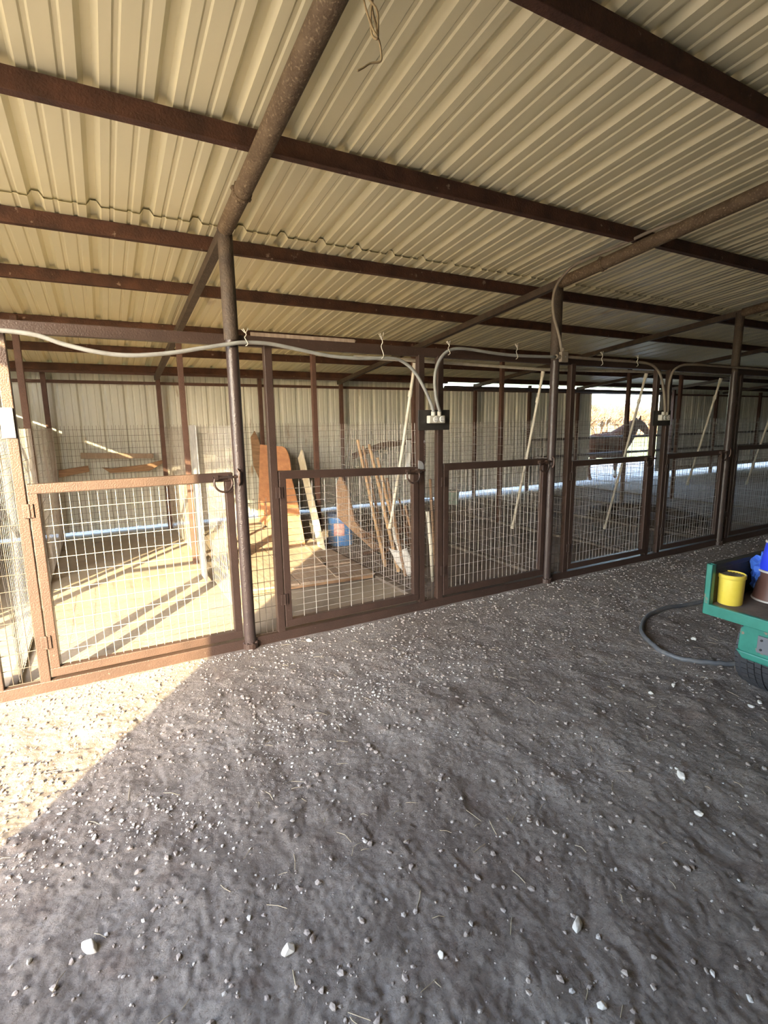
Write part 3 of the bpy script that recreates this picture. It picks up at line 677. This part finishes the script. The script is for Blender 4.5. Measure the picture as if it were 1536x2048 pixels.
# ------------------------------------------------------------------ utility cart, rear end facing the viewer
CX, CY, CZ = 2.825, 1.515, .55
cart = thing('utility_cart', 'old teal green utility cart with an open cargo bed at the right edge', 'cart', (CX, CY, 0))
MB().box(.0, 1.25, -1.15, 0, CZ - .025, CZ).build('bed_floor', M['bedfloor'], cart, bevel=.003)
MB().box(-.012, .012, -1.15, .0, CZ - .055, CZ + .004).build('rear_lip', M['teal'], cart, bevel=.004)
MB().box(.03, 1.25, -.022, .0, CZ, CZ + .205).box(.03, 1.25, -.03, .012, CZ + .195, CZ + .22).build('side_wall', M['cartdark'], cart, bevel=.003)
MB().box(.03, 1.25, -1.15, -1.13, CZ, CZ + .205).box(.03, 1.25, -1.162, -1.12, CZ + .195, CZ + .22).build('side_wall', M['cartdark'], cart, bevel=.003)
MB().box(1.23, 1.25, -1.13, -.02, CZ, CZ + .205).build('front_wall', M['cartdark'], cart, bevel=.003)
for yy_ in (-.022, -1.15):
    c = MB(); x0, x1, y0, y1 = -.010, .024, yy_ - .010, yy_ + .024
    c.box(x0, x0 + .006, y0, y1, CZ - .05, CZ + .225).box(x1 - .006, x1, y0, y1, CZ - .05, CZ + .225).box(x0, x1, y0, y0 + .006, CZ - .05, CZ + .225).box(x0, x1, y1 - .006, y1, CZ - .05, CZ + .225)
    c.build('corner_post', M['teal'], cart, bevel=.002)
    MB().box(x0 + .006, x1 - .006, y0 + .006, y1 - .006, CZ + .17, CZ + .20).build('post_socket', M['slot'], cart)
# rear bumper with lamp plate
fb = MB().prism([(.03, -.20, CZ - .055), (.03, -1.0, CZ - .055), (.03, -1.02, CZ - .20), (.03, -.97, CZ - .235), (.03, -.23, CZ - .235), (.03, -.17, CZ - .20), (.03, -.175, CZ - .09)], (.06, 0, 0))
fb.build('rear_bumper', M['teal'], cart, bevel=.008)
MB().prism([(.022, -.165, CZ - .205), (.022, -1.03, CZ - .205), (.022, -1.0, CZ - .245), (.022, -.20, CZ - .245)], (.08, 0, 0)).build('bumper_skirt', M['teal'], cart, bevel=.008)
lp = MB().box(.018, .030, -.62, -.265, CZ - .185, CZ - .095); lp.build('lamp_plate', M['lamp'], cart, bevel=.003)
hl = MB().lathe([(.028, 0), (.028, .008)], n=20); hl.v = [(.018 - z, -.415 + x, CZ - .14 + y) for x, y, z in hl.v]; hl.build('lamp_hole', M['slot'], cart)
hl = MB().lathe([(.036, 0), (.036, .005), (.028, .005)], n=20, caps=False); hl.v = [(.018 - z, -.415 + x, CZ - .14 + y) for x, y, z in hl.v]; hl.build('lamp_ring', M['teal'], cart)
sc = MB()
for a, b in ((-.285, -.115), (-.285, -.165), (-.345, -.115), (-.345, -.165)):
    q = MB().lathe([(.006, 0), (.006, .004)], n=10); q.v = [(.018 - z, a + x, CZ + b + y) for x, y, z in q.v]; sc.add(q.v, q.f)
sc.build('screws', M['slot'], cart)
MB().box(.3, 1.2, -.75, -.35, CZ - .16, CZ - .03).build('chassis', M['cartdark'], cart)
def wheel(xc, ycn, R=.25, W=.25):
    t = bpy.data.objects.new('wheel', None); COL.objects.link(t); t.parent = cart; t.location = (xc, ycn, R - .012)
    prof = [(R * .55, -W * .40), (R * .80, -W * .50), (R * .93, -W * .46), (R, -W * .34), (R + .004, 0), (R, W * .34), (R * .93, W * .46), (R * .80, W * .50), (R * .55, W * .40)]
    m = MB().lathe(prof, n=48, caps=False); m.v = [(x, z, y) for x, y, z in m.v]
    m.build('tyre', M['rubber'], t, smooth=50)
    tr = MB(); rows = 44; cols = 6
    for i in range(rows):
        for j in range(cols):
            a = 2 * math.pi * (i + (.5 if j % 2 else 0)) / rows; s = -1 + 2 * (j + .5) / cols
            wy = s * W * .44; rr = R + .007 - .022 * abs(s) ** 3
            ea = 2 * math.pi / rows * .44; wv = W * .44 / cols * .88
            pts = []
            for dr in (-.012, .004):
                for da, dy in ((-ea, -wv), (ea, -wv), (ea, wv), (-ea, wv)):
                    aa = a + da + .010 * math.sin(dy * 200); pts.append(((rr + dr) * math.cos(aa), wy + dy, (rr + dr) * math.sin(aa)))
            tr.add(pts, [(3, 2, 1, 0), (4, 5, 6, 7), (0, 1, 5, 4), (1, 2, 6, 5), (2, 3, 7, 6), (3, 0, 4, 7)])
    tr.build('tread', M['rubber'], t)
    h = MB().lathe([(.0, -W * .2), (R * .30, -W * .30), (R * .56, -W * .36), (R * .56, W * .36), (R * .30, W * .30), (.0, W * .2)], n=28, caps=False)
    h.v = [(x, z, y) for x, y, z in h.v]; h.build('rim', M['teal'], t, smooth=40)
wheel(.50, -.165); wheel(.475, -1.0)
# things in the bed
t = thing('yellow_bucket', 'small yellow plastic bucket with a ribbed dirty lid on the cart bed', 'bucket', (CX + .118, CY - .068, CZ))
MB().lathe([(.056, 0), (.059, .006), (.062, .150)], n=36).build('bucket_body', M['yellow'], t, smooth=40)
MB().lathe([(.063, .143), (.067, .148), (.067, .165), (.062, .168), (.060, .162), (.030, .160)], n=36, caps=False).build('lid_rim', M['yellow'], t, smooth=40)
ld = MB().lathe([(.060, .161), (.058, .1585), (.02, .1585)], n=36)
for k in range(20):
    a = 2 * math.pi * k / 20; ld.bar((.018 * math.cos(a), .018 * math.sin(a), .161), (.053 * math.cos(a), .053 * math.sin(a), .161), .004, .004)
ld.build('lid_ribs', M['lidgrey'], t)
t = thing('brown_bucket', 'brown bucket standing on the cart bed at the right edge, under the blue one', 'bucket', (CX + .375, CY - .165, CZ))
MB().lathe([(.098, 0), (.102, .004), (.078, .155), (.080, .165)], n=36).build('bucket_body', M['bucketbrown'], t, smooth=40)
MB().lathe([(.100, -.0), (.106, .002), (.105, .010), (.099, .012)], n=36, caps=False).build('rim', M['rim'], t)
MB().lathe([(.080, .160), (.087, .163), (.085, .172), (.078, .173)], n=36, caps=False).build('rim', M['rim'], t)
t = thing('blue_bucket', 'glossy blue bucket stacked upside down on the brown bucket', 'bucket', (CX + .375, CY - .165, CZ + .174))
MB().lathe([(.080, 0), (.082, .006), (.062, .150), (.058, .154)], n=36).build('bucket_body', M['bucketblue'], t, smooth=40)
MB().lathe([(.060, .148), (.066, .150), (.065, .162), (.060, .163)], n=36, caps=False).build('rim', M['rim'], t)
vs, fs = grid(0, 1, 0, 1, 26, 26, lambda x, y: 0)
bag = []
for x, y, z in vs:
    th = x * 2 * math.pi; ph = y * math.pi
    k = 1 + .42 * noise.noise((math.cos(th) * math.sin(ph) * 3.2, math.sin(th) * math.sin(ph) * 3.2, math.cos(ph) * 3.2)) + .22 * noise.noise((math.cos(th) * math.sin(ph) * 9, math.sin(th) * math.sin(ph) * 9, math.cos(ph) * 9 + 3))
    bag.append((.135 * k * math.sin(ph) * math.cos(th), .078 * k * math.sin(ph) * math.sin(th), .135 + .125 * k * math.cos(ph)))
o = MB().add(bag, fs).build('plastic_bag', M['bag'], smooth=25)
o.location = (CX + .455, CY - .105, CZ + .0)
tag(o, 'crumpled blue plastic bag in the cart bed behind the yellow bucket', 'bag')
tag(MB().box(CX + .10, CX + .20, CY - .40, CY - .29, CZ, CZ + .14).build('white_jug', M['white'], bevel=.012), 'white plastic container cut by the right edge of the photo', 'container')

# ------------------------------------------------------------------ stones
def stone(x, y, r, label, m='stone', sq=(1.2, .8, .7)):
    mb = MB().ico((0, 0, 0), r * 1.05, sq, jit=.34)
    o = mb.build('stone', M[m], bevel=r * .12); o.location = (x, y, gh(x, y) + r * sq[2] * .55)
    return tag(o, label, 'stone', 'loose stones on the dirt floor')
for x, y, r, l in [(-.176, 1.578, .026, 'grey rough stone near the bottom left corner'), (.348, 1.276, .021, 'grey stone at the bottom, a little left of centre'),
                   (1.169, .914, .020, 'pale oval stone at the bottom, right of centre'), (2.109, 1.157, .022, 'largest white stone in the right foreground'),
                   (1.959, .994, .014, 'white stone just below the largest one at the right'), (2.849, 1.658, .017, 'white stone in front of the cart tyre, left one'),
                   (2.65, 1.668, .014, 'small pale stone left of the white one near the tyre'), (.739, 1.04, .011, 'small brown stone at the bottom centre'),
                   (1.044, .723, .012, 'small pale stone at the very bottom edge'), (4.174, 2.087, .024, 'pale stone lying inside the hose loop'),
                   (3.60, 1.98, .020, 'brownish stone in the middle of the hose loop'), (2.14, 1.20, .009, 'tiny white stone touching the largest one'),
                   (-.33, 1.62, .009, 'tiny dark stone left of the grey rough stone'), (1.20, 3.36, .022, 'white stone against the sill below the second gate')]:
    stone(x, y, r, l)
for k, (x, y) in enumerate([(3.10, 1.26), (3.06, 1.30), (3.02, 1.22), (3.14, 1.21), (2.98, 1.30), (3.0, 1.12)]):
    o = stone(x, y, .012 + .004 * (k % 3), 'small white stone in the cluster at the foot of the cart tyre')
    o['group'] = 'stones at the cart tyre'
def scatter(name, m, n, rng, dens, label):
    mb = MB(); c = 0; tries = 0
    while c < n and tries < n * 60:
        tries += 1
        x = rnd.uniform(-1.5, 5.5) if rnd.random() < .8 else rnd.uniform(5, 9); y = rnd.uniform(.45, YF - .03)
        if rnd.random() > dens(x, y): continue
        r = rng[0] + (rng[1] - rng[0]) * rnd.random() ** 3
        mb.ico((x, y, gh(x, y) + r * .2), r, (1.2, .9, .65), jit=.3); c += 1
    o = mb.build(name, m); o['kind'] = 'stuff'; tag(o, label, 'gravel'); return o
def band(x, y):
    # gravel: strip along the sill, a scattered band crossing the aisle, and the sunlit left
    a = math.exp(-((YF - .06 - y) / .06) ** 2) * (.55 + .45 * noise.noise((x * 3, 0, 5)))
    l = y - (2.05 + .33 * x + .05 * math.sin(3 * x)); b = .55 * math.exp(-(l / .30) ** 2) * max(0, 1 - max(0, x - 1.3) / 1.1) * max(0, .5 + 1.6 * noise.noise((x * 2.2, y * 2.2, 8)))
    c = .30 * (1 if x < -.05 + (y - 2.6) * .68 else 0) * (.6 + noise.noise((x * 4, y * 4, 1)))
    d = .02 + .07 * max(0, noise.noise((x * 1.3, y * 1.3, 3)))
    return a + b + c + d
scatter('gravel', M['stonegrey'], 6500, (.0025, .0095), band, 'scattered pale gravel over the dirt floor')
scatter('dirt_clods', M['stonebrown'], 11000, (.003, .012), lambda x, y: .25 + .5 * max(0, noise.noise((x * 1.7, y * 1.7, 12))) + (.4 if y > 2.3 else 0), 'small brown clods of earth all over the dirt floor')
mb = MB()
for k in range(260):
    x = rnd.uniform(-1.2, 4.5); y = rnd.uniform(.6, 3.4); a = rnd.uniform(0, 6.28); L = rnd.uniform(.02, .075)
    z = gh(x, y) + .004; dx, dy = math.cos(a) * L, math.sin(a) * L
    mb.tube([(x, y, z), (x + dx * .5 + rnd.uniform(-.006, .006), y + dy * .5, z + .004), (x + dx, y + dy, gh(x + dx, y + dy) + .003)], .0013, 4)
o = mb.build('straw', M['straw']); o['kind'] = 'stuff'; tag(o, 'bits of dry straw strewn over the dirt floor', 'straw')

# ------------------------------------------------------------------ horse outside the doorway
def skin(name, nodes, edges, m, parent, sub=2):
    me = bpy.data.meshes.new(name); me.from_pydata([n[0] for n in nodes], edges, []); me.update()
    o = bpy.data.objects.new(name, me); COL.objects.link(o); o.parent = parent
    s = o.modifiers.new('skin', 'SKIN')
    for i, n in enumerate(nodes):
        r = n[1]; me.skin_vertices[0].data[i].radius = r if isinstance(r, tuple) else (r, r)
    me.skin_vertices[0].data[0].use_root = True
    s.use_smooth_shade = True
    su = o.modifiers.new('sub', 'SUBSURF'); su.levels = sub; su.render_levels = sub
    me.materials.append(m); return o
H = thing('horse', 'dark bay horse standing outside behind the rails of the bright doorway, head turned right', 'horse', (11.62, 9.15, -.01))
H.rotation_euler = (0, 0, math.radians(-3)); H.scale = (1, 1, 1)
def leg_nodes(x, y, hind):
    if hind: return [((x + .02, y * .8, .82), (.19, .15)), ((x + .10, y, .62), (.13, .10)), ((x - .12, y, .41), .062), ((x - .06, y, .23), .042), ((x - .03, y, .09), .044), ((x + .02, y, .03), .055)]
    return [((x, y * .8, .80), (.15, .12)), ((x + .03, y, .58), (.095, .085)), ((x + .0, y, .37), .054), ((x + .0, y, .22), .040), ((x, y, .09), .043), ((x + .04, y, .03), .052)]
N = [((0, 0, .88), (.31, .35)), ((-.35, 0, .90), (.30, .34)), ((-.65, 0, .93), (.29, .33)), ((-.87, 0, .90), (.17, .24)), ((.32, 0, .88), (.31, .37)), ((.55, 0, .96), (.27, .38)),
     ((.76, 0, 1.10), (.20, .35)), ((.95, 0, 1.25), (.15, .29)), ((1.12, -.03, 1.42), (.11, .19)), ((1.27, -.06, 1.45), (.10, .14)), ((1.40, -.09, 1.34), (.08, .11)), ((1.53, -.12, 1.19), (.06, .075)), ((1.60, -.13, 1.10), (.055, .065))]
E_ = [(0, 1), (1, 2), (2, 3), (0, 4), (4, 5), (5, 6), (6, 7), (7, 8), (8, 9), (9, 10), (10, 11), (11, 12)]
def attach(at, nodes):
    b = len(N); N.extend(nodes); E_.append((at, b)); E_.extend((b + i, b + i + 1) for i in range(len(nodes) - 1))
attach(2, leg_nodes(-.66, .14, True)); attach(2, leg_nodes(-.56, -.14, True)); attach(5, leg_nodes(.66, .13, False)); attach(5, leg_nodes(.34, -.13, False))
skin('horse_body', N, E_, M['coat'], H)
for s in (1, -1):
    MB().prism([(1.15, -.04 + s * .05, 1.52), (1.22, -.05 + s * .06, 1.53), (1.20, -.045 + s * .07, 1.67)], (.0, s * .02, 0)).build('ear', M['coat'], H)
    MB().ico((1.35, -.08 + s * .088, 1.42), .02, jit=0, sub=True).build('eye', M['eye'], H)
mn = MB()
for k in range(60):
    q = k / 59; x = .50 + .66 * q; z = 1.24 + .34 * q; s = -1
    mn.tube([(x, 0, z), (x - .02, -.05, z + .02), (x - .01, -.11, z - .08), (x + rnd.uniform(-.04, .02), -.13, z - .20)], [.014, .016, .012, .003], 5)
mn.build('mane', M['mane'], H, smooth=True)
tl = MB()
for k in range(26):
    a = rnd.uniform(-.05, .05); b = rnd.uniform(-.05, .05)
    tl.tube([(-.95, a * .3, 1.0), (-1.05, a, .86), (-1.06, a * 1.4, .55), (-1.03 + b, a * 1.6, .22)], [.02, .024, .02, .004], 5)
tl.build('tail', M['mane'], H, smooth=True)
MB().tube([(.34, -.13, .09), (.34, -.13, .23)], [.043, .040], 12).build('white_sock', M['sock'], H, smooth=True)

# ------------------------------------------------------------------ scrub far behind the doorway
def shrub(x, y, h, wd, txt, seed):
    rr = random.Random(seed); t = thing('bare_shrub', 'bare tan scrub tree beyond the pasture, ' + txt, 'shrub', (x, y, 0), 'scrub behind the pasture')
    mb = MB()
    def br(p, d, L, r, lev):
        e = p + d * L; mb.tube([p, p.lerp(e, .5) + Vector((rr.uniform(-.06, .06), rr.uniform(-.06, .06), 0)) * L, e], [r, r * .8, r * .6], 4, caps=False)
        if lev == 0: return
        for k in range(4 if lev > 1 else 5):
            nd = (d + Vector((rr.uniform(-.9, .9), rr.uniform(-.9, .9), rr.uniform(-.25, .6)))).normalized()
            br(p.lerp(e, rr.uniform(.35, 1)), nd, L * rr.uniform(.55, .8), r * .55, lev - 1)
    for k in range(13):
        br(Vector((rr.uniform(-wd / 2, wd / 2), rr.uniform(-1, 1), 0)), Vector((rr.uniform(-.3, .3), rr.uniform(-.3, .3), 1)).normalized(), h * .36, .11, 4)
    mb.build('branches', M['scrub'], t)
for i, (x, y, h, wd, txt) in enumerate([(34.5, 31, 3.9, 4.5, 'left end of the doorway view'), (38.5, 31, 4.1, 4.5, 'left of the doorway post'), (42.5, 32, 4.0, 4.5, 'right of the doorway post'), (47, 33, 3.7, 4.5, 'above the horse head'), (52, 34, 3.8, 5, 'hidden toward the right')]):
    shrub(x, y, h, wd, txt, 50 + i)
